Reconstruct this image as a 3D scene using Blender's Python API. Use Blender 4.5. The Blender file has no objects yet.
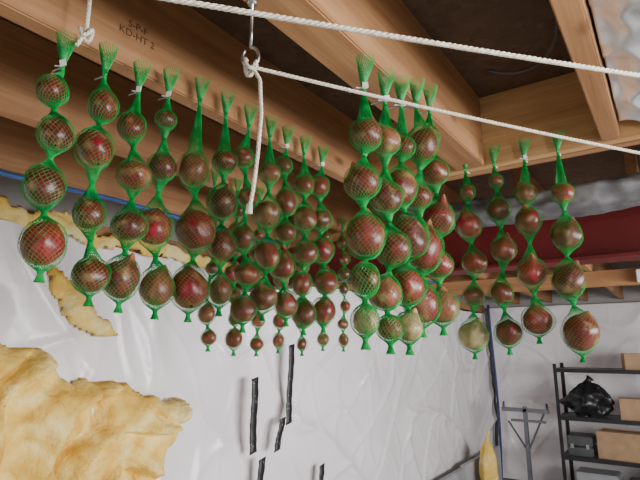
import bpy, math, random
import numpy as np
from mathutils import Vector, Matrix, noise, Euler
EYE=1.65
random.seed(7)
scene=bpy.context.scene
PI=math.pi

# ---------------------------------------------------------------- materials
def newmat(name):
    m=bpy.data.materials.new(name); m.use_nodes=True
    nt=m.node_tree; b=nt.nodes['Principled BSDF']
    return m,nt,b
def N(nt,t,**kw):
    n=nt.nodes.new(t)
    for k,v in kw.items():
        if k in n.inputs: n.inputs[k].default_value=v
        else: setattr(n,k,v)
    return n
def ramp(nt,stops):
    r=nt.nodes.new('ShaderNodeValToRGB'); e=r.color_ramp.elements
    while len(e)<len(stops): e.new(0.5)
    for i,(p,c) in enumerate(stops):
        e[i].position=p; e[i].color=(c[0],c[1],c[2],1)
    return r
def simple(name,col,rough=0.5,metal=0.0,nscale=0,namt=0.15,bump=0,spec=0.5):
    m,nt,b=newmat(name)
    b.inputs['Roughness'].default_value=rough; b.inputs['Metallic'].default_value=metal
    b.inputs['Specular IOR Level'].default_value=spec
    b.inputs['Base Color'].default_value=(*col,1)
    if nscale:
        tc=N(nt,'ShaderNodeTexCoord'); no=N(nt,'ShaderNodeTexNoise',Scale=nscale,Detail=5.0)
        nt.links.new(tc.outputs['Object'],no.inputs['Vector'])
        r=ramp(nt,[(0.3,[c*(1-namt) for c in col]),(0.7,[min(1,c*(1+namt)) for c in col])])
        nt.links.new(no.outputs['Fac'],r.inputs['Fac']); nt.links.new(r.outputs['Color'],b.inputs['Base Color'])
        if bump:
            bp=N(nt,'ShaderNodeBump',Strength=bump,Distance=0.01)
            nt.links.new(no.outputs['Fac'],bp.inputs['Height']); nt.links.new(bp.outputs['Normal'],b.inputs['Normal'])
    return m
def wood(name,axis,c1,c2,c3):
    m,nt,b=newmat(name)
    tc=N(nt,'ShaderNodeTexCoord'); mp=N(nt,'ShaderNodeMapping')
    s=[1,1,1]; s[axis]=0.05
    mp.inputs['Scale'].default_value=s
    nt.links.new(tc.outputs['Object'],mp.inputs['Vector'])
    n1=N(nt,'ShaderNodeTexNoise',Scale=34.0,Detail=6.0,Distortion=0.35)
    nt.links.new(mp.outputs['Vector'],n1.inputs['Vector'])
    n2=N(nt,'ShaderNodeTexNoise',Scale=140.0,Detail=3.0)
    nt.links.new(mp.outputs['Vector'],n2.inputs['Vector'])
    n3=N(nt,'ShaderNodeTexNoise',Scale=2.2,Detail=2.0)
    nt.links.new(tc.outputs['Object'],n3.inputs['Vector'])
    r=ramp(nt,[(0.25,c1),(0.5,c2),(0.78,c3)])
    nt.links.new(n1.outputs['Fac'],r.inputs['Fac'])
    mx=N(nt,'ShaderNodeMixRGB',blend_type='MULTIPLY'); mx.inputs['Fac'].default_value=0.3
    r2=ramp(nt,[(0.35,(0.55,0.5,0.45)),(0.6,(1,1,1))])
    nt.links.new(n2.outputs['Fac'],r2.inputs['Fac'])
    nt.links.new(r.outputs['Color'],mx.inputs['Color1']); nt.links.new(r2.outputs['Color'],mx.inputs['Color2'])
    mx2=N(nt,'ShaderNodeMixRGB',blend_type='MULTIPLY'); mx2.inputs['Fac'].default_value=0.5
    r3=ramp(nt,[(0.35,(0.62,0.55,0.5)),(0.65,(1,1,1))])
    nt.links.new(n3.outputs['Fac'],r3.inputs['Fac'])
    nt.links.new(mx.outputs['Color'],mx2.inputs['Color1']); nt.links.new(r3.outputs['Color'],mx2.inputs['Color2'])
    # knots
    mp2=N(nt,'ShaderNodeMapping'); s2=[1,1,1]; s2[axis]=0.45; mp2.inputs['Scale'].default_value=s2
    nt.links.new(tc.outputs['Object'],mp2.inputs['Vector'])
    vo=N(nt,'ShaderNodeTexVoronoi',Scale=6.0); nt.links.new(mp2.outputs['Vector'],vo.inputs['Vector'])
    rk=ramp(nt,[(0.05,(0.25,0.15,0.1)),(0.11,(1,1,1))])
    nt.links.new(vo.outputs['Distance'],rk.inputs['Fac'])
    mx3=N(nt,'ShaderNodeMixRGB',blend_type='MULTIPLY'); mx3.inputs['Fac'].default_value=0.8
    nt.links.new(mx2.outputs['Color'],mx3.inputs['Color1']); nt.links.new(rk.outputs['Color'],mx3.inputs['Color2'])
    nt.links.new(mx3.outputs['Color'],b.inputs['Base Color'])
    b.inputs['Roughness'].default_value=0.65
    bp=N(nt,'ShaderNodeBump',Strength=0.12,Distance=0.003)
    nt.links.new(n1.outputs['Fac'],bp.inputs['Height']); nt.links.new(bp.outputs['Normal'],b.inputs['Normal'])
    return m
W1=((0.31,0.145,0.055),(0.40,0.205,0.085),(0.49,0.27,0.12))
wood_y=wood('joist_wood_y',1,*W1)
wood_x=wood('joist_wood_x',0,*W1)
wood_xp=wood('header_wood_pale',0,(0.48,0.26,0.10),(0.60,0.35,0.15),(0.70,0.44,0.21))
def osbmat():
    m,nt,b=newmat('osb_subfloor')
    tc=N(nt,'ShaderNodeTexCoord'); vo=N(nt,'ShaderNodeTexVoronoi',Scale=40.0)
    no=N(nt,'ShaderNodeTexNoise',Scale=9.0,Detail=4.0)
    nt.links.new(tc.outputs['Object'],no.inputs['Vector']); 
    nt.links.new(tc.outputs['Object'],vo.inputs['Vector'])
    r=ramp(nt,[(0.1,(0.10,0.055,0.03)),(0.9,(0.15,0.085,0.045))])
    nt.links.new(vo.outputs['Color'],r.inputs['Fac'])
    mx=N(nt,'ShaderNodeMixRGB',blend_type='MULTIPLY'); mx.inputs['Fac'].default_value=0.5
    nt.links.new(r.outputs['Color'],mx.inputs['Color1']); nt.links.new(no.outputs['Fac'],mx.inputs['Color2'])
    nt.links.new(mx.outputs['Color'],b.inputs['Base Color']); b.inputs['Roughness'].default_value=0.7
    return m
osb=osbmat()
def plasticmat():
    m,nt,b=newmat('poly_sheeting')
    tc=N(nt,'ShaderNodeTexCoord'); no=N(nt,'ShaderNodeTexNoise',Scale=1.3,Detail=2.0,Distortion=0.4)
    nt.links.new(tc.outputs['Object'],no.inputs['Vector'])
    r=ramp(nt,[(0.3,(0.80,0.765,0.775)),(0.7,(0.91,0.885,0.895))])
    nt.links.new(no.outputs['Fac'],r.inputs['Fac']); nt.links.new(r.outputs['Color'],b.inputs['Base Color'])
    b.inputs['Roughness'].default_value=0.25
    n2=N(nt,'ShaderNodeTexNoise',Scale=3.0,Detail=2.5,Distortion=2.0)
    nt.links.new(tc.outputs['Object'],n2.inputs['Vector'])
    bp=N(nt,'ShaderNodeBump',Strength=0.25,Distance=0.02)
    nt.links.new(n2.outputs['Fac'],bp.inputs['Height']); nt.links.new(bp.outputs['Normal'],b.inputs['Normal'])
    return m
plastic=plasticmat()
def insulmat():
    m,nt,b=newmat('fiberglass_insulation')
    tc=N(nt,'ShaderNodeTexCoord'); no=N(nt,'ShaderNodeTexNoise',Scale=4.5,Detail=9.0,Distortion=1.0)
    nt.links.new(tc.outputs['Object'],no.inputs['Vector'])
    r=ramp(nt,[(0.30,(0.66,0.38,0.06)),(0.48,(0.82,0.57,0.14)),(0.62,(0.90,0.73,0.30)),(0.74,(0.93,0.85,0.55))])
    nt.links.new(no.outputs['Fac'],r.inputs['Fac']); nt.links.new(r.outputs['Color'],b.inputs['Base Color'])
    b.inputs['Roughness'].default_value=0.95; b.inputs['Specular IOR Level'].default_value=.1
    n2=N(nt,'ShaderNodeTexNoise',Scale=30.0,Detail=7.0); nt.links.new(tc.outputs['Object'],n2.inputs['Vector'])
    bp=N(nt,'ShaderNodeBump',Strength=1.0,Distance=0.014)
    nt.links.new(n2.outputs['Fac'],bp.inputs['Height']); nt.links.new(bp.outputs['Normal'],b.inputs['Normal'])
    return m
insul=insulmat()
concrete=simple('concrete',(0.36,0.35,0.34),0.85,0,5,0.2,0.3)
greyboard=simple('grey_foam_board',(0.36,0.37,0.38),0.7,0,3,0.2,0.1)
redsteel=simple('red_painted_steel',(0.13,0.012,0.012),0.65,0,6,0.2,spec=.3)
greywrap=simple('grey_duct_wrap',(0.17,0.17,0.18),0.5,0.3,12,0.4,0.8)
black=simple('black_steel',(0.012,0.012,0.014),0.45,0,10,0.2)
steel=simple('zinc_steel',(0.5,0.5,0.5),0.35,1.0,60,0.15)
darkgrey=simple('dark_grey_paint',(0.07,0.075,0.08),0.5,0,8,0.2)
whitepaper=simple('white_tag',(0.8,0.8,0.78),0.6,0,30,0.05)
ropemat=simple('cotton_rope',(0.72,0.66,0.54),0.9,0,120,0.15,0.3)
bluemat=simple('blue_hose',(0.03,0.10,0.32),0.45,0,20,0.15)
darkblue=simple('dark_blue_cable',(0.025,0.04,0.16),0.5,0,20,0.2)
cardboard=simple('cardboard',(0.42,0.27,0.15),0.85,0,12,0.12)
blackbag=simple('black_bag',(0.02,0.02,0.022),0.35,0,15,0.3,0.8)
greybin=simple('grey_bin_plastic',(0.3,0.31,0.32),0.5,0,10,0.1)
inkmat=simple('stamp_ink',(0.10,0.045,0.02),0.8,0,60,0.2)
foil=simple('foil_insulation',(0.90,0.93,0.97),0.28,0.55,30,0.03,0.2,spec=.9)
def netmat_():
    m,nt,b=newmat('green_net')
    b.inputs['Roughness'].default_value=0.4
    tc=N(nt,'ShaderNodeTexCoord'); no=N(nt,'ShaderNodeTexNoise',Scale=40.0)
    nt.links.new(tc.outputs['Object'],no.inputs['Vector'])
    r=ramp(nt,[(0.3,(0.003,0.36,0.06)),(0.7,(0.012,0.62,0.13))])
    nt.links.new(no.outputs['Fac'],r.inputs['Fac']); nt.links.new(r.outputs['Color'],b.inputs['Base Color'])
    tr=N(nt,'ShaderNodeBsdfTranslucent'); nt.links.new(r.outputs['Color'],tr.inputs['Color'])
    ms=N(nt,'ShaderNodeMixShader'); ms.inputs[0].default_value=0.45
    out=nt.nodes['Material Output']
    nt.links.new(b.outputs[0],ms.inputs[1]); nt.links.new(tr.outputs[0],ms.inputs[2]); nt.links.new(ms.outputs[0],out.inputs[0])
    return m
netm=netmat_()
def onionmat():
    m,nt,b=newmat('red_onion_skin')
    at=N(nt,'ShaderNodeVertexColor',layer_name='skin')
    tc=N(nt,'ShaderNodeTexCoord'); no=N(nt,'ShaderNodeTexNoise',Scale=60.0,Detail=4.0)
    nt.links.new(tc.outputs['Object'],no.inputs['Vector'])
    r=ramp(nt,[(0.35,(0.6,0.6,0.6)),(0.65,(1.2,1.2,1.15))])
    nt.links.new(no.outputs['Fac'],r.inputs['Fac'])
    mx=N(nt,'ShaderNodeMixRGB',blend_type='MULTIPLY'); mx.inputs['Fac'].default_value=0.7
    nt.links.new(at.outputs['Color'],mx.inputs['Color1']); nt.links.new(r.outputs['Color'],mx.inputs['Color2'])
    nt.links.new(mx.outputs['Color'],b.inputs['Base Color'])
    b.inputs['Roughness'].default_value=0.33
    b.inputs['Specular IOR Level'].default_value=0.5
    bp=N(nt,'ShaderNodeBump',Strength=0.15,Distance=0.002)
    nt.links.new(no.outputs['Fac'],bp.inputs['Height']); nt.links.new(bp.outputs['Normal'],b.inputs['Normal'])
    return m
onionm=onionmat()
def strapmat():
    m,nt,b=newmat('printed_tape')
    tc=N(nt,'ShaderNodeTexCoord'); vo=N(nt,'ShaderNodeTexVoronoi',Scale=38.0)
    nt.links.new(tc.outputs['Object'],vo.inputs['Vector'])
    r=ramp(nt,[(0.12,(0.25,0.25,0.25)),(0.22,(0.012,0.012,0.012))])
    nt.links.new(vo.outputs['Distance'],r.inputs['Fac']); nt.links.new(r.outputs['Color'],b.inputs['Base Color'])
    b.inputs['Roughness'].default_value=0.5
    return m
strapm=strapmat()

# ---------------------------------------------------------------- mesh helper
class MB:
    def __init__(s): s.v=[];s.f=[];s.m=[];s.sm=[];s.mats=[];s.col=[]
    def mi(s,mat):
        if mat not in s.mats: s.mats.append(mat)
        return s.mats.index(mat)
    def add(s,vs,fs,mat,smooth=False,col=None):
        o=len(s.v); s.v.extend([tuple(p) for p in vs]); k=s.mi(mat)
        for f in fs: s.f.append([i+o for i in f]); s.m.append(k); s.sm.append(smooth)
        s.col.extend(col if col is not None else [(1,1,1,1)]*len(vs))
    def box(s,a,b,mat,M=None,bev=0.0):
        x0,y0,z0=a;x1,y1,z1=b
        if bev<=0:
            vs=[(x,y,z) for x in(x0,x1) for y in(y0,y1) for z in(z0,z1)]
            fs=[(0,1,3,2),(4,6,7,5),(0,4,5,1),(2,3,7,6),(0,2,6,4),(1,5,7,3)]
        else:
            import bmesh
            bm=bmesh.new(); bmesh.ops.create_cube(bm,size=1)
            for q in bm.verts: q.co=Vector(((x0+x1)/2+q.co.x*(x1-x0),(y0+y1)/2+q.co.y*(y1-y0),(z0+z1)/2+q.co.z*(z1-z0)))
            bmesh.ops.bevel(bm,geom=bm.edges[:],offset=bev,segments=2,affect='EDGES')
            bm.verts.index_update()
            vs=[q.co[:] for q in bm.verts]; fs=[[q.index for q in f.verts] for f in bm.faces]; bm.free()
        if M is not None: vs=[tuple(M@Vector(p)) for p in vs]
        s.add(vs,fs,mat)
    def tube(s,pts,r,mat,n=8,caps=True):
        pts=[Vector(p) for p in pts]; rr=r if isinstance(r,(list,tuple)) else [r]*len(pts)
        vs=[];fs=[];up=None
        for i,p in enumerate(pts):
            t=(pts[min(i+1,len(pts)-1)]-pts[max(i-1,0)]).normalized()
            if up is None:
                up=Vector((0,0,1)) if abs(t.z)<0.9 else Vector((1,0,0))
            a=t.cross(up)
            if a.length<1e-6: a=t.orthogonal()
            a.normalize(); b=a.cross(t).normalized(); up=b
            for k in range(n):
                an=2*PI*k/n; vs.append(p+a*(rr[i]*math.cos(an))+b*(rr[i]*math.sin(an)))
        for i in range(len(pts)-1):
            for k in range(n):
                fs.append((i*n+k,i*n+(k+1)%n,(i+1)*n+(k+1)%n,(i+1)*n+k))
        if caps: fs.append(tuple(range(n))); fs.append(tuple((len(pts)-1)*n+k for k in range(n)))
        s.add(vs,fs,mat,True)
    def rope(s,pts,r,mat,pitch=0.022):
        P=[Vector(p) for p in pts]; L=[0]
        for i in range(1,len(P)): L.append(L[-1]+(P[i]-P[i-1]).length)
        n=max(6,int(L[-1]/0.0028)); Q=[]
        for k in range(n+1):
            d=L[-1]*k/n; i=1
            while i<len(P)-1 and L[i]<d: i+=1
            f=(d-L[i-1])/max(1e-9,L[i]-L[i-1]); Q.append(P[i-1].lerp(P[i],f))
        up=None; yarn=[[],[],[]]
        for i,p in enumerate(Q):
            t=(Q[min(i+1,n)]-Q[max(i-1,0)]).normalized()
            if up is None: up=Vector((0,0,1)) if abs(t.z)<0.9 else Vector((1,0,0))
            a=t.cross(up)
            if a.length<1e-6:a=t.orthogonal()
            a.normalize(); b=a.cross(t).normalized(); up=b
            ph=2*PI*(L[-1]*i/n)/pitch
            for j in range(3):
                q=ph+2*PI*j/3; yarn[j].append(p+a*(0.5*r*math.cos(q))+b*(0.5*r*math.sin(q)))
        for y in yarn: s.tube(y,r*0.56,mat,6)
    def obj(s,name,loc=(0,0,0),parent=None,rot=None,color=False):
        me=bpy.data.meshes.new(name)
        me.from_pydata(s.v,[],s.f); 
        for m in s.mats: me.materials.append(m)
        me.polygons.foreach_set('material_index',s.m); me.polygons.foreach_set('use_smooth',s.sm)
        if color:
            ca=me.color_attributes.new('skin','FLOAT_COLOR','POINT')
            ca.data.foreach_set('color',np.array(s.col,dtype=np.float32).ravel())
        me.update()
        o=bpy.data.objects.new(name,me); scene.collection.objects.link(o); o.location=loc
        if rot: o.rotation_euler=rot
        if parent: o.parent=parent
        return o
def bez(p0,p1,sag,n=24):
    p0=Vector(p0);p1=Vector(p1); return [p0.lerp(p1,i/n)-Vector((0,0,sag*4*(i/n)*(1-i/n))) for i in range(n+1)]

# ---------------------------------------------------------------- room shell
XL,XR,YB,YE=-2.2,2.6,-2.2,7.0
ZJ,ZS=2.20,2.43
b=MB(); b.box((XL-0.1,YB,-0.1),(XR+0.1,YE+0.1,0),concrete); b.obj('floor')
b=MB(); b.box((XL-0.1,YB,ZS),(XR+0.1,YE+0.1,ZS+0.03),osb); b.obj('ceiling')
studw=simple('stud_wall_board',(0.4,0.38,0.36),0.8,0,4,0.1)
b=MB(); b.box((XL-0.1,YB,0),(XL-0.03,YE+0.1,ZS),studw); b.obj('wall_left')
b=MB(); b.box((XL-0.03,YE+0.03,0),(XR+0.1,YE+0.1,ZS),studw); b.obj('wall_back')
b=MB()
wy0,wy1,wz0,wz1=0.4,3.6,0.9,2.1
b.box((XR,YB,0),(XR+0.1,YE,wz0),studw); b.box((XR,YB,wz1),(XR+0.1,YE,ZS),studw)
b.box((XR,YB,wz0),(XR+0.1,wy0,wz1),studw); b.box((XR,wy1,wz0),(XR+0.1,YE,wz1),studw)
b.obj('wall_right')
b=MB(); whitef=simple('white_frame',(0.7,0.7,0.7),0.4,0,5,0.03)
for y in (wy0,(wy0+wy1)/2-0.03,wy1-0.06): b.box((XR+0.02,y,wz0),(XR+0.07,y+0.06,wz1),whitef)
b.box((XR+0.02,wy0,wz0),(XR+0.07,wy1,wz0+0.06),whitef); b.box((XR+0.02,wy0,wz1-0.06),(XR+0.07,wy1,wz1),whitef)
b.obj('window_1')

# joists ---------------------------------------------------
def joist(x0,x1,y0,y1,name='ceiling_joist',stamp=None,z0=ZJ):
    b=MB(); b.box((x0,y0,z0),(x1,y1,ZS),wood_y,bev=0.003); o=b.obj(name)
    if stamp:
        for (y,z,txt,sz) in stamp:
            c=bpy.data.curves.new('grade_stamp','FONT'); c.body=txt; c.size=sz; c.extrude=0.0003; c.align_x='CENTER'
            c.materials.append(inkmat)
            t=bpy.data.objects.new('grade_stamp',c); scene.collection.objects.link(t)
            t.parent=o; t.location=(x1+0.0006,y,z); t.rotation_euler=(PI/2,0,PI/2)
    return o
joist(-1.69,-1.65,YB,YE)
joist(-1.29,-1.25,YB,YE)
joist(-0.88,-0.84,YB,YE,stamp=[(0.54,2.290,'S-P-F\nKD-HT 2',0.022)])
joist(-0.515,-0.425,YB,1.498,stamp=[(0.72,2.34,'S-P-F S-GRN\nNo.2',0.022)])
joist(-0.105,-0.060,YB,1.498)
joist(0.335,0.375,YB,1.498)
joist(0.76,0.80,YB,YE)
joist(1.2,1.24,YB,YE); joist(1.64,1.68,YB,YE); joist(2.08,2.12,YB,YE)
for x in(-0.5,-0.085,0.335): joist(x,x+0.04,2.18,YE)
b=MB(); b.box((-0.838,1.50,ZJ),(0.758,1.54,ZS),wood_xp,bev=0.003); b.box((-0.838,1.542,ZJ),(0.758,1.582,ZS),wood_x,bev=0.003); b.obj('stair_header')
b=MB(); b.box((XL,4.2,2.08),(XR,4.24,2.198),wood_x,bev=0.003); b.obj('ledger_board')
b=MB(); b.box((XL-0.02,YB,2.10),(XL+0.07,YE,2.2),wood_y,bev=0.003); b.obj('trim_1')

# red steel I beam
b=MB(); yb=2.10
prof=[(-.065,1.96),(.065,1.96),(.065,1.972),(.006,1.978),(.006,2.142),(.065,2.148),(.065,2.16),(-.065,2.16),(-.065,2.148),(-.006,2.142),(-.006,1.978),(-.065,1.972)]
vs=[(x,yb+p[0],p[1]) for x in(XL+0.09,XR) for p in prof]; n=len(prof)
fs=[(i,(i+1)%n,n+(i+1)%n,n+i) for i in range(n)]+[tuple(range(n)),tuple(range(n,2*n))]
b.add(vs,fs,redsteel); b.box((XL+0.09,yb-0.07,2.161),(XR,yb+0.07,2.199),wood_x); b.obj('red_steel_beam')

# grey wrapped duct (flattened, crumpled wrap)
b=MB(); vs=[];fs=[];nx,na=260,28
for i in range(nx+1):
    x=-0.80+3.3*i/nx
    for k in range(na):
        a=2*PI*k/na; ca,sa=math.cos(a),math.sin(a)
        ry=0.105*math.copysign(abs(ca)**.7,ca); rz=0.042*math.copysign(abs(sa)**.8,sa)
        w=1+.22*noise.noise(Vector((x*7,ca*1.5,sa*1.5)))+.12*noise.noise(Vector((x*22,ca*4,sa*4)))
        vs.append((x,1.83+ry*w,2.138+0.01*math.sin(x*5)+rz*w))
for i in range(nx):
    for k in range(na): fs.append((i*na+k,i*na+(k+1)%na,(i+1)*na+(k+1)%na,(i+1)*na+k))
fs+=[tuple(range(na)),tuple(nx*na+k for k in range(na))]
b.add(vs,fs,greywrap,True); b.obj('wrapped_duct')

# foil insulation in right bay
def sheet(name,fn,nu,nv,mat,thick=0,mask=None):
    vs=[];fs=[]
    for i in range(nu+1):
        for j in range(nv+1): vs.append(fn(i/nu,j/nv))
    for i in range(nu):
        for j in range(nv):
            if mask and not mask((i+.5)/nu,(j+.5)/nv): continue
            a=i*(nv+1)+j; fs.append((a,a+nv+1,a+nv+2,a+1))
    b=MB(); b.add(vs,fs,mat,True); o=b.obj(name)
    if thick:
        md=o.modifiers.new('t','SOLIDIFY'); md.thickness=thick; md.offset=0
    return o
def foilf(u,v):
    x=-0.055+u*0.385; y=0.0+v*1.48
    z=2.228+0.03*noise.noise(Vector((x*8,y*4,1)))+0.03*abs(noise.noise(Vector((x*15,y*11,5))))-0.03*math.sin(PI*u)
    return (x,y,z)
sheet('foil_insulation_batt',foilf,70,240,foil,0.002)

# cable arc in the middle bay
b=MB(); b.tube([(-0.26+0.13*math.cos(t),1.06+0.30*math.sin(t),2.40) for t in np.linspace(-1.2,2.2,40)],0.004,darkgrey,8); b.obj('electrical_cable')

# blue hose under joists
b=MB(); b.tube([(-1.62+0.01*math.sin(y*5),y,2.178-0.014*abs(math.sin(y*3.1))) for y in np.linspace(-1,4.0,90)],0.008,bluemat,8); b.obj('blue_water_pipe')

# ---------------------------------------------------------------- plastic walls
def ridge(w,wd): return max(0,1-abs(w)/wd)**1.5
def fold(y,z):
    a=0.06*noise.noise(Vector((y*0.7,z*0.6,0)))
    a+=0.036*ridge(noise.noise(Vector((y*1.0+z*0.9,z*0.6-y*.5,3))),.14)
    a+=0.020*ridge(noise.noise(Vector((y*1.8-z*1.5,z*0.9+y*.6,8))),.09)
    a+=0.010*ridge(noise.noise(Vector((y*3.0+z*.9,z*1.4,15))),.08)
    return a
def pl(u,v):
    y=YB+u*(YE-YB); top=2.13-0.05*max(0,min(1,(y-0.6)/1.6))+0.02*noise.noise(Vector((y*3,0,0)))
    z=0.02+v*(top-0.02)
    return (XL+0.035+max(0.0,0.05+fold(y,z)),y,z)
sheet('plastic_sheeting',pl,640,150,plastic)
def pb(u,v):
    x=XL+0.17+u*(XR-XL-0.19); z=0.02+v*2.13
    return (x,YE-0.02-max(0.0,0.05+fold(x+13,z)),z)
sheet('plastic_sheeting',pb,260,90,plastic)
# grey foam board curb along side wall
b=MB()
for k in range(4):
    b.box((XL+0.20,1.5+k*1.3,0.0),(XL+0.25,1.5+k*1.3+1.28,0.42+0.02*(k%2)),greyboard,bev=0.004)
b.obj('foam_board_stack')

# insulation patches (Y,z) polygon
def inside(poly,x,y):
    c=False;n=len(poly)
    for i in range(n):
        x1,y1=poly[i];x2,y2=poly[(i+1)%n]
        if (y1>y)!=(y2>y) and x<(x2-x1)*(y-y1)/(y2-y1)+x1: c=not c
    return c
def dist(poly,x,y):
    d=9;n=len(poly)
    for i in range(n):
        a=Vector(poly[i]);b_=Vector(poly[(i+1)%n]);p=Vector((x,y)); ab=b_-a
        t=max(0,min(1,(p-a).dot(ab)/ab.length_squared)); d=min(d,(p-(a+ab*t)).length)
    return d
def insulation(name,poly,bulge,res=0.011,x0=0.135,soft=.05,fld=1.0):
    ys=[p[0] for p in poly];zs=[p[1] for p in poly]
    y0,y1,z0,z1=min(ys)-.04,max(ys)+.04,min(zs)-.04,max(zs)+.04; nu=int((y1-y0)/res);nv=int((z1-z0)/res)
    def jit(y,z): return (y+0.05*noise.noise(Vector((y*6,z*6,1)))+.02*noise.noise(Vector((y*25,z*25,1))),z+0.05*noise.noise(Vector((y*6,z*6,7)))+.02*noise.noise(Vector((y*25,z*25,4))))
    def fn(u,v):
        y=y0+u*(y1-y0);z=z0+v*(z1-z0); q=jit(y,z)
        d=dist(poly,*q) if inside(poly,*q) else 0
        e=min(1,d/soft); e=math.sqrt(max(0,1-(1-e)**2))
        t=(y*0.75+(z-1)*-1.0)*3.6+1.3*noise.noise(Vector((y*2.2,z*2.2,9)))
        saw=t-math.floor(t); flap=(saw**1.4) if saw<.9 else (.9**1.4)*(1-saw)/.1
        w=noise.noise(Vector((y*2.4-z*1.4,z*2.6+y,4)))
        x=XL+x0-0.02+bulge*e*(0.75+fld*1.1*flap-.7*ridge(w,.10)+0.6*noise.noise(Vector((y*4,z*4,4)))+.35*noise.noise(Vector((y*12,z*12,4)))) 
        x+=0.009*noise.noise(Vector((y*30,z*30,2)))
        return (x,y,z)
    return sheet(name,fn,nu,nv,insul,0.01,mask=lambda u,v:inside(poly,*jit(y0+u*(y1-y0),z0+v*(z1-z0))))
insulation('insulation_batt',[(0.2,1.70),(0.93,1.66),(1.02,1.64),(1.08,1.58),(1.12,1.52),(1.25,1.49),(1.34,1.49),(1.45,1.46),(1.6,1.41),(1.74,1.39),(1.71,1.25),(1.62,1.1),(1.60,0.9),(1.40,0.5),(1.2,0.45),(0.2,0.45)],0.10,soft=.09)
insulation('insulation_batt',[(1.04,1.96),(1.12,1.92),(1.22,1.82),(1.34,1.75),(1.36,1.69),(1.25,1.69),(1.13,1.75),(1.06,1.86)],0.03,x0=.15)
insulation('insulation_batt',[(-0.5,2.20),(0.8,2.20),(1.6,2.15),(2.2,2.12),(2.6,2.10),(2.6,2.06),(2.2,2.06),(1.6,2.08),(0.8,2.13),(-0.5,2.15)],0.025,soft=.02,fld=0)

# tape strips on plastic
def strap(y,z1,z0,lean=0,w=0.055):
    b=MB(); n=24; vs=[];fs=[]
    for i in range(n+1):
        f=i/n; z=z1+(z0-z1)*f; yy=y+lean*f
        for s in(-1,1): vs.append((XL+0.17+0.004*math.sin(f*7),yy+s*0.5*w+.002*math.sin(f*31+s),z+s*.006))
    for i in range(n): fs.append((2*i,2*i+1,2*i+3,2*i+2))
    b.add(vs,fs,strapm,True); o=b.obj('tape_strip'); md=o.modifiers.new('t','SOLIDIFY'); md.thickness=0.003
strap(2.24,1.47,1.06); strap(2.58,1.66,1.18,-0.02); strap(2.50,1.22,1.04,-0.05); strap(2.32,1.02,0.72,-0.05); strap(2.92,0.88,0.6,-0.04)

# ---------------------------------------------------------------- onions in nets
def onion(b,c,r,h,rng,tan=0.0):
    nu,nv=28,20; vs=[];fs=[];cols=[]
    tl=.45 if h>r*0.9 else .15
    tilt=Euler((rng.uniform(-tl,tl),rng.uniform(-tl,tl),rng.uniform(0,6.28))).to_matrix()
    base=rng.choice([(0.165,0.004,0.014),(0.20,0.006,0.016),(0.11,0.004,0.012),(0.24,0.010,0.020),(0.15,0.007,0.013)])
    tn=(0.38,0.21,0.10) if tan<.5 else (0.50,0.40,0.21)
    sd=rng.uniform(0,99); squeeze=rng.uniform(0.84,1.0)
    kind=rng.random()
    if kind<.12: tip,shoulder,cut=rng.uniform(.40,.6),rng.uniform(.5,.7),rng.uniform(1.0,1.3)
    else: tip,shoulder,cut=rng.uniform(.18,.42),rng.uniform(.25,.55),rng.uniform(.55,.85)
    for j in range(nv+1):
        th=PI*j/nv
        for i in range(nu):
            ph=2*PI*i/nu
            R=r*(math.sin(th)**0.90 if 0<th<PI else 0)*(1+0.035*math.cos(5*ph+sd)*math.sin(th)**2)
            z=h*math.cos(th)*0.94
            if th<cut: 
                k=1-th/cut; z+=tip*h*k*k; R=R*(1-shoulder*k)+0.10*r*k*(1 if th>0.01 else 0.6)
            if th>PI-0.25: R=max(R,0.10*r)
            p=Vector((R*math.cos(ph)*squeeze,R*math.sin(ph),z)); p*=1+0.10*noise.noise(p*24+Vector((sd,0,0)))
            p=tilt@p
            vs.append((c[0]+p.x,c[1]+p.y,c[2]+p.z))
            st=noise.noise(Vector((math.cos(ph)*7+sd,math.sin(ph)*7,th*.8)))
            patch=noise.noise(Vector((math.cos(ph)*1.6+sd,math.sin(ph)*1.6,th*1.5)))
            k=tan+max(0,patch-0.24)*1.8+max(0,0.5-th)*1.3+max(0,th-2.8)*1.5; k=max(0,min(0.88,k))
            g=1+0.5*st
            cc=[(base[q]*(1-k)+tn[q]*k)*g for q in range(3)]
            cols.append((*cc,1))
    for j in range(nv):
        for i in range(nu): fs.append((j*nu+i,(j+1)*nu+i,(j+1)*nu+(i+1)%nu,j*nu+(i+1)%nu))
    b.add(vs,fs,onionm,True,cols)
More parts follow.
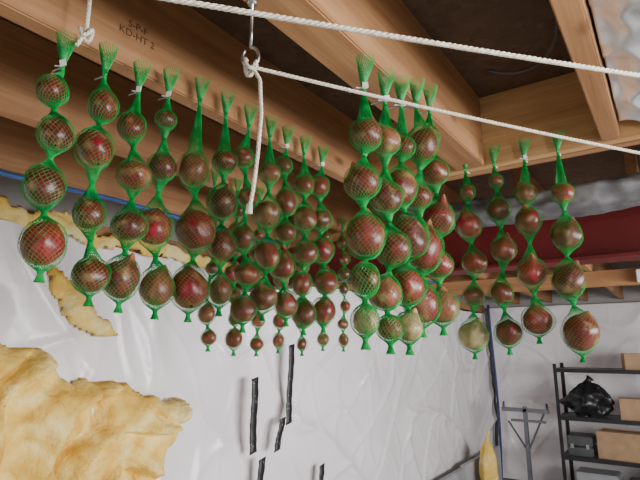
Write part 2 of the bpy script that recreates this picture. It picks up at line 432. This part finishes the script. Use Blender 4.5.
def strand(X,Y,onions,seed,tie=0.53,tag=False,nail=(0,0),name='net_of_onions',thr=0.00030,Nn=22):
    rng=random.Random(seed); b=MB()
    zs=[o[0] for o in onions]; rs=[o[1]*rng.uniform(.86,1.07) for o in onions]; n=len(onions)
    hs=[]
    for i in range(n):
        lim=9
        if i>0: 
            lim=min(lim,(zs[i-1]-zs[i])*rs[i]/(rs[i]+rs[i-1])-0.005)
        if i<n-1: lim=min(lim,(zs[i]-zs[i+1])*rs[i]/(rs[i]+rs[i+1])-0.005)
        hs.append(min(rs[i]*rng.uniform(0.85,1.2),lim))
    off=[(rng.uniform(-.009,.009),rng.uniform(-.009,.009)) for _ in range(n)]
    tie=max(tie,zs[0]+hs[0]*1.2+0.008)
    for i in range(n):
        tan=0.0
        if len(onions[i])>2: tan=onions[i][2]
        elif rng.random()<0.12: tan=0.22
        onion(b,(off[i][0],off[i][1],zs[i]-tie),rs[i],hs[i],rng,tan)
    pr=[(tie+0.060,0.017,0.005,0),(tie+0.038,0.012,0.003,0),(tie+0.014,0.005,0,0),(tie,0.0028,0,0),(tie-0.012,0.0038,0,0)]
    for i in range(n):
        ox,oy=off[i]
        for s,fk in ((68,1.30),(48,1.12),(28,1.05),(12,1.04),(-12,1.04),(-28,1.04),(-48,1.06),(-68,1.15)):
            a=math.radians(s)
            hh=hs[i]*1.06+0.001
            zz=zs[i]+hh*math.sin(a)
            if zz<pr[-1][0]-0.001: pr.append((zz,(rs[i]*fk+0.001)*math.cos(a),ox,oy))
        if i<n-1:
            zm=zs[i]-(zs[i]-zs[i+1])*rs[i]/(rs[i]+rs[i+1])
            mx_,my_=(ox+off[i+1][0])/2,(oy+off[i+1][1])/2
            z1_=min(zm+.004,pr[-1][0]-0.001); pr.append((z1_,0.004,mx_,my_)); pr.append((z1_-.007,0.004,mx_,my_))
    zb=zs[-1]-hs[-1]*1.12
    pr+= [(zb-0.004,0.003,*off[-1]),(zb-0.010,0.004,*off[-1]),(zb-0.020,0.008,*off[-1])]
    A=np.array(pr); 
    dl=np.sqrt(np.diff(A[:,0])**2+np.diff(A[:,1])**2); S=np.concatenate([[0],np.cumsum(dl)])
    K=int(S[-1]/0.0048); t=np.linspace(0,S[-1],K+1)
    Z=np.interp(t,S,A[:,0])-tie; R=np.interp(t,S,A[:,1]); CX=np.interp(t,S,A[:,2]); CY=np.interp(t,S,A[:,3])
    k=np.arange(K+1)[:,None]; i=np.arange(Nn)[None,:]
    ang=2*PI*(i+0.5*(k%2))/Nn + 0.35*np.sin(k*0.13+seed)
    rj=R[:,None]*(1+0.04*np.sin(ang*3+k*.35+seed)+0.02*np.sin(ang*7-k*.5))
    P=np.stack([CX[:,None]+rj*np.cos(ang),CY[:,None]+rj*np.sin(ang),np.repeat(Z[:,None],Nn,1)],-1)
    a0=[];a1=[]
    kk=np.arange(K)
    for q in (0,1):
        for row in kk:
            ii=np.arange(Nn)
            if row%2==0: jj=(ii-q)%Nn
            else: jj=(ii+q)%Nn
            a0.append(P[row,ii]); a1.append(P[row+1,jj])
    a0=np.concatenate(a0);a1=np.concatenate(a1)
    d=a1-a0; d/=np.linalg.norm(d,axis=1,keepdims=True)+1e-9
    ref=np.tile(np.array([0.13,0.31,0.94]),(len(d),1)); u=np.cross(d,ref); u/=np.linalg.norm(u,axis=1,keepdims=True)+1e-9
    w=np.cross(d,u); V=[]
    rad=np.sqrt((a0[:,0])**2+(a0[:,1])**2); th_=thr*(1+2.4*np.clip(1-rad/0.022,0,1))[:,None]
    for base in (a0,a1):
        for m in range(3):
            an=2*PI*m/3; V.append(base+th_*(math.cos(an)*u+math.sin(an)*w))
    V=np.stack(V,1).reshape(-1,3); E=len(a0)
    o=np.arange(E)[:,None]*6
    F=np.concatenate([o+np.array([[0,1,4,3]]),o+np.array([[1,2,5,4]]),o+np.array([[2,0,3,5]])],0)
    b.add(V.tolist(),F.tolist(),netm,False)
    b.tube([(0,0,0.006),(0,0,-0.006)],0.0042,netm,8)
    if tag:
        M=Matrix.Translation((0,0,0.004))@Euler((rng.uniform(-.3,.3),rng.uniform(-.4,.4),rng.uniform(.2,1))).to_matrix().to_4x4()
        b.box((-0.002,-0.006,-0.004),(0.008,-0.004,0.007),whitepaper,M)
        b.tube([(-0.010,-0.008,0.003),(0,-0.006,0),(0.012,-0.009,-0.005)],0.0012,whitepaper,6)
    b.tube([(nail[0],nail[1],0.004),(0,0,0.002),(-nail[0]*.15,-nail[1]*.15,0.003)],0.0016,steel,6)
    ob=b.obj(name,(X,Y,EYE+tie),color=True)
    return ob
nl=(-0.032,0)
XLr=-0.812
S=[
 (XLr,0.385,[(.425,.027),(.345,.027),(.253,.030),(.160,.036)],True,.47),
 (XLr,0.462,[(.430,.024),(.345,.030),(.225,.030),(.118,.034)],False,.49),
 (XLr,0.535,[(.416,.028),(.316,.032),(.217,.034),(.120,.033,.1)],True,.49),
 (XLr,0.605,[(.455,.023),(.353,.031),(.230,.037),(.112,.037,.25)],True,.51),
 (XLr,0.69,[(.375,.033,.15),(.241,.039),(.116,.036)],False,.53),
 (XLr,0.77,[(.42,.028),(.321,.033),(.220,.035),(.119,.031)],False,.53),
 (XLr,0.85,[(.455,.027),(.352,.030),(.251,.028),(.165,.034),(.083,.030)],False,.53),
 (XLr,0.93,[(.436,.03),(.329,.033),(.224,.036),(.116,.035)],False,.53),
 (XLr,1.00,[(.48,.025),(.376,.032),(.291,.032),(.205,.033),(.105,.035)],True,.53),
 (XLr,1.08,[(.45,.028),(.345,.034),(.25,.034),(.165,.032),(.085,.033)],False,.53),
 (XLr,1.17,[(.467,.032),(.365,.034),(.27,.034),(.18,.034),(.098,.034)],True,.53),
]
seed=1
for X,Y,on,tg,ti in S:
    strand(X,Y,on,seed,ti,tg,nl); seed+=1
XM=-0.397
S=[(XM,0.70,[(.355,.028),(.270,.030),(.178,.032),(.105,.027),(.040,.025,.6)],True,.44),
 (XM,0.78,[(.369,.030,.2),(.262,.031),(.168,.031),(.090,.028,.3),(.030,.026,.1)],True,.45),
 (XM,0.85,[(.385,.027),(.30,.033),(.200,.037),(.108,.033),(.034,.028,.55)],True,.47),
 (XM,0.925,[(.415,.030),(.30,.034),(.190,.038),(.080,.040)],False,.50),
 (XM,1.00,[(.455,.025),(.373,.032),(.270,.035),(.170,.035),(.078,.036,.3)],False,.52)]
for X,Y,on,tg,ti in S:
    strand(X,Y,on,seed,ti,tg,(-0.03,0)); seed+=1
YR=1.462
S=[(-.474,[(.46,.023),(.358,.037),(.243,.034),(.145,.034,.15),(.03,.042,.85)],False),
 (-.387,[(.48,.022),(.393,.034),(.274,.037),(.148,.036),(.036,.039)],False),
 (-.300,[(.425,.029,.3),(.345,.033),(.200,.041),(.068,.043)],True),
 (-.210,[(.41,.027),(.296,.038),(.172,.039),(.035,.041)],False)]
for X,on,tg in S:
    strand(X,YR,on,seed,.53,tg,(0,0.04)); seed+=1
for Y in (1.12,1.23,1.35,1.48,1.62,1.77,1.93):
    rng=random.Random(seed*3); z=.47; on=[]
    while z>0.0:
        r=rng.uniform(.022,.029); on.append((z,r)); z-=rng.uniform(.066,.082)
    strand(-1.222,Y,on,seed,.53,False,nl,Nn=16); seed+=1

# ---------------------------------------------------------------- ropes and hook
H=Vector((-.503,.525,EYE))
b=MB()
hook=[(0,0,.56),(0,0,.50),(0,0,.468)]
loop=[(0.012*math.sin(t),0.006*math.sin(t),.451+0.017*math.cos(t)) for t in np.linspace(0,5.6,20)]
b.tube([H+Vector(p) for p in hook]+[H+Vector(p) for p in loop],0.0028,steel,8)
b.tube([H+Vector((0,0,.549)),H+Vector((0,0,.546))],0.008,steel,12)
b.obj('screw_eye_hook')
K0=H+Vector((0,0,.429))
b=MB(); endB=Vector((.31,1.518,EYE+.35))
b.rope(bez(K0+Vector((.01,.0,0)),endB,0.012),0.0032,ropemat)
b.rope([K0+Vector((0.010*math.cos(t)*(1+.15*math.sin(3*t)),0.008*math.sin(t),0.010*math.sin(2*t)*.8+0.003*t/3)) for t in np.linspace(0,11,50)],0.0032,ropemat)
b.rope([K0+Vector(p) for p in [(0.006,0.0,0.0),(0.016,0.006,-0.02),(0.019,.008,-.08),(0.015,.006,-.15),(0.010,.004,-.20),(0.006,.002,-.228)]],0.0032,ropemat)
b.tube([K0+Vector((.006,.002,-.222)),K0+Vector((.005,.002,-.236))],[0.0045,0.0055],ropemat,8)
b.rope([endB,endB+Vector((0.002,0,.1)),endB+Vector((0,0,.199))],0.0032,ropemat)
b.obj('hanging_rope')
b=MB()
b.rope(bez((-.86,-.28,EYE+.36),(.345,1.14,EYE+.36),0.012,40),0.0032,ropemat)
b.rope([(-.86,-.28,EYE+.36),(-.86,-.28,EYE+.549)],0.0036,ropemat); b.rope([(.345,1.14,EYE+.36),(.345,1.14,EYE+.549)],0.0036,ropemat)
b.obj('clothesline_rope')
b=MB(); K1=Vector((-.775,.40,EYE+.535))
b.rope([K1+Vector(p) for p in [(-.064,0.01,.15),(-.03,0.005,.13),(-.004,0,.10),(0,0,.05),(0,0,0)]],0.0038,ropemat)
b.rope([K1+Vector((0.010*math.cos(t),0.010*math.sin(t),0.012*math.sin(2*t)*.7-.006)) for t in np.linspace(0,12,50)],0.0036,ropemat)
b.rope([K1+Vector(p) for p in [(0,0,0),(-.006,-.004,-.015),(-.012,-.008,-.028)]],0.0036,ropemat)
b.obj('knotted_rope')

# ---------------------------------------------------------------- shelf
sx0,sx1,sy0,sy1=-1.16,0.10,6.15,6.60
b=MB()
for x in(sx0,sx1):
    for y in (sy0,sy1):
        dx=0.035 if x==sx0 else -0.035; dy=0.035 if y==sy0 else -0.035
        b.box((min(x,x+dx),min(y,y+dy*.1),0),(max(x,x+dx),max(y,y+dy*.1),1.46),black)
        b.box((min(x,x+dx*.1),min(y,y+dy),0),(max(x,x+dx*.1),max(y,y+dy),1.46),black)
SH=[0.12,0.50,0.90,1.40]
for z in SH:
    b.box((sx0+.004,sy0+.004,z-.03),(sx1-.004,sy0+.02,z+.01),black); b.box((sx0+.004,sy1-.02,z-.03),(sx1-.004,sy1-.004,z+.01),black)
    b.box((sx0+.004,sy0+.004,z-.03),(sx0+.02,sy1-.004,z+.01),black); b.box((sx1-.02,sy0+.004,z-.03),(sx1-.004,sy1-.004,z+.01),black)
    b.box((sx0+.01,sy0+.01,z-.004),(sx1-.01,sy1-.01,z+.006),darkgrey)
b.obj('metal_shelving_unit')
def carton(name,x,y,z,w,d,h,rot=0,mat=cardboard):
    b=MB(); b.box((-w/2,-d/2,0),(w/2,d/2,h),mat,bev=.004)
    b.box((-w/2-.001,-.02,h*.6),(w/2+.001,.02,h+.002),simple('packing_tape',(.5,.36,.2),.3))
    for s in(-1,1): b.box((-w/2,s*d*.48-.003,h),(w/2,s*d*.48+.003,h+.01),mat)
    b.obj(name,(x,y,z),rot=(0,0,rot))
carton('cardboard_box',-.40,6.36,.907,.36,.26,.2,.1)
carton('cardboard_box',-.60,6.36,.507,.4,.3,.26,-.1)
carton('cardboard_box',-.35,6.36,1.407,.3,.25,.16,.2)
carton('cardboard_box',-.1,6.4,.127,.3,.3,.26,.0)
def bag(name,x,y,z,rx,ry,h,mat,knot=True,lump=.3):
    vs=[];fs=[];nu,nv=48,26
    for j in range(nv+1):
        t=j/nv
        for i in range(nu):
            a=2*PI*i/nu; R=(math.sin(PI*min(1,t*0.90+.10))**.55) if t<1 else .02; q=Vector((math.cos(a)*1.5,math.sin(a)*1.5,t*2+x*5))
            R*=1+lump*noise.noise(q*1.6)+.12*noise.noise(q*4); vs.append((rx*R*math.cos(a),ry*R*math.sin(a),h*t))
    for j in range(nv):
        for i in range(nu): fs.append((j*nu+i,j*nu+(i+1)%nu,(j+1)*nu+(i+1)%nu,(j+1)*nu+i))
    fs.append(tuple(range(nu)))
    b=MB(); b.add(vs,fs,mat,True)
    if knot: b.tube([(0,0,h*.95),(0.01,0,h*1.05),(.03,.01,h*1.12)],[rx*.25,rx*.12,rx*.2],mat,10)
    b.obj(name,(x,y,z))
bag('black_duffel_bag',-.86,6.37,.907,.22,.16,.36,blackbag,True,.6)
bag('black_trash_bag',-.05,6.37,.907,.12,.15,.26,blackbag)
bag('grey_sack',-.20,6.36,.507,.14,.15,.22,greybin)
def case(name,x,y,z,w,d,h,mat):
    b=MB(); b.box((-w/2,-d/2,0),(w/2,d/2,h*.48),mat,bev=.01); b.box((-w/2,-d/2,h*.5),(w/2,d/2,h),mat,bev=.01)
    for s in(-1,1): b.box((s*w*.3-.015,-d/2-.008,h*.38),(s*w*.3+.015,-d/2+.002,h*.6),steel)
    b.tube([(-w*.15,-d/2,h*.5),(-w*.15,-d/2-.03,h*.5),(w*.15,-d/2-.03,h*.5),(w*.15,-d/2,h*.5)],.006,black,8); b.obj(name,(x,y,z))
case('tool_case',-.98,6.38,.507,.25,.3,.2,darkgrey)
case('tool_case',-.85,6.38,.127,.4,.3,.22,greybin)
case('tool_case',-.42,6.38,.127,.3,.3,.18,darkgrey)
# utility stand
b=MB(); g=simple('grey_enamel',(.16,.17,.19),.4,.6,20,.15)
b.box((-.02,-.02,.03),(.02,.02,1.02),g,bev=.003)
b.box((-.24,-.02,.0),(.24,.02,.035),g,bev=.003); b.box((-.02,-.25,.0),(.02,.25,.03),g,bev=.003)
b.box((-.24,-.02,.96),(.24,.02,1.0),g,bev=.003); b.box((-.15,-.018,.86),(.2,.018,.885),g,bev=.002)
for s in(-1,1): b.tube([(s*.22,0,1.0),(s*.22,0,1.06)],.012,steel,10)
b.tube([(-.02,0,.6),(-.18,-.0,.86)],.01,g,8); b.tube([(.02,0,.6),(.19,0,.96)],.01,g,8)
b.obj('tool_stand',(-1.42,5.85,0))
# hanging cable near corner
b=MB(); b.tube([(-2.00+.02*math.sin(z*2),6.82,z) for z in np.linspace(.01,2.19,30)],0.016,darkblue,8); b.obj('hanging_cable')
# yellow scrap
bag('insulation_scrap',-1.80,5.7,0.0,.09,.11,.68,insul)
# electrical box under ledger
b=MB(); b.box((-.06,-.03,-.09),(.06,.03,.0),whitef,bev=.006); b.tube([(0,0,0),(0,0,.02)],.012,whitef,8); b.box((-.012,-.034,-.06),(.012,-.03,-.03),darkgrey); b.obj('junction_box',(-.12,4.16,2.19-.01))

# ---------------------------------------------------------------- added bulb and holder, out of view, to light foil and onions
LX,LY=0.355,0.55
glow,gnt,gb=newmat('bulb_glass'); gb.inputs['Emission Color'].default_value=(1,.95,.88,1); gb.inputs['Emission Strength'].default_value=6
b=MB(); b.tube([(0,0,.23),(0,0,.2)],.05,whitef,20); b.tube([(0,0,.2),(0,0,.15)],[.045,.02],whitef,20)
b.tube([(0,0,.15),(0,0,.135),(0,0,.11),(0,0,.085),(0,0,.07),(0,0,.062)],[.013,.018,.028,.030,.020,.004],glow,20); b.obj('added_bulb_lamp',(LX,LY,1.969))
l=bpy.data.lights.new('added_bulb_light','POINT'); l.energy=10; l.color=(1,.96,.9); l.shadow_soft_size=.04
o=bpy.data.objects.new('added_bulb_light',l); scene.collection.objects.link(o); o.location=(LX,LY,1.98)

# ---------------------------------------------------------------- light
def area(name,loc,rot,sx,sy,e,col):
    l=bpy.data.lights.new(name,'AREA'); l.shape='RECTANGLE'; l.size=sx; l.size_y=sy; l.energy=e; l.color=col
    o=bpy.data.objects.new(name,l); scene.collection.objects.link(o); o.location=loc; o.rotation_euler=rot
area('window_daylight',(XR+.15,2.0,1.5),(0,PI/2-.25,0),1.2,3.2,320,(.99,.98,1))
area('rear_fill_light',(0.8,YB-.1,1.25),(PI/2-.2,0,0),3.2,2.2,25,(1,.98,.95))  # unseen area lamp added behind the room's open rear; no door there
w=bpy.data.worlds.new('World'); scene.world=w; w.use_nodes=True
w.node_tree.nodes['Background'].inputs[0].default_value=(.95,.97,1,1); w.node_tree.nodes['Background'].inputs[1].default_value=0.22

cam=bpy.data.cameras.new('Camera'); cam.lens=28.1; cam.sensor_width=36; cam.clip_start=0.02
co=bpy.data.objects.new('Camera',cam); scene.collection.objects.link(co)
co.location=(0,0,EYE); co.rotation_euler=(math.radians(102),0,math.radians(35)); scene.camera=co
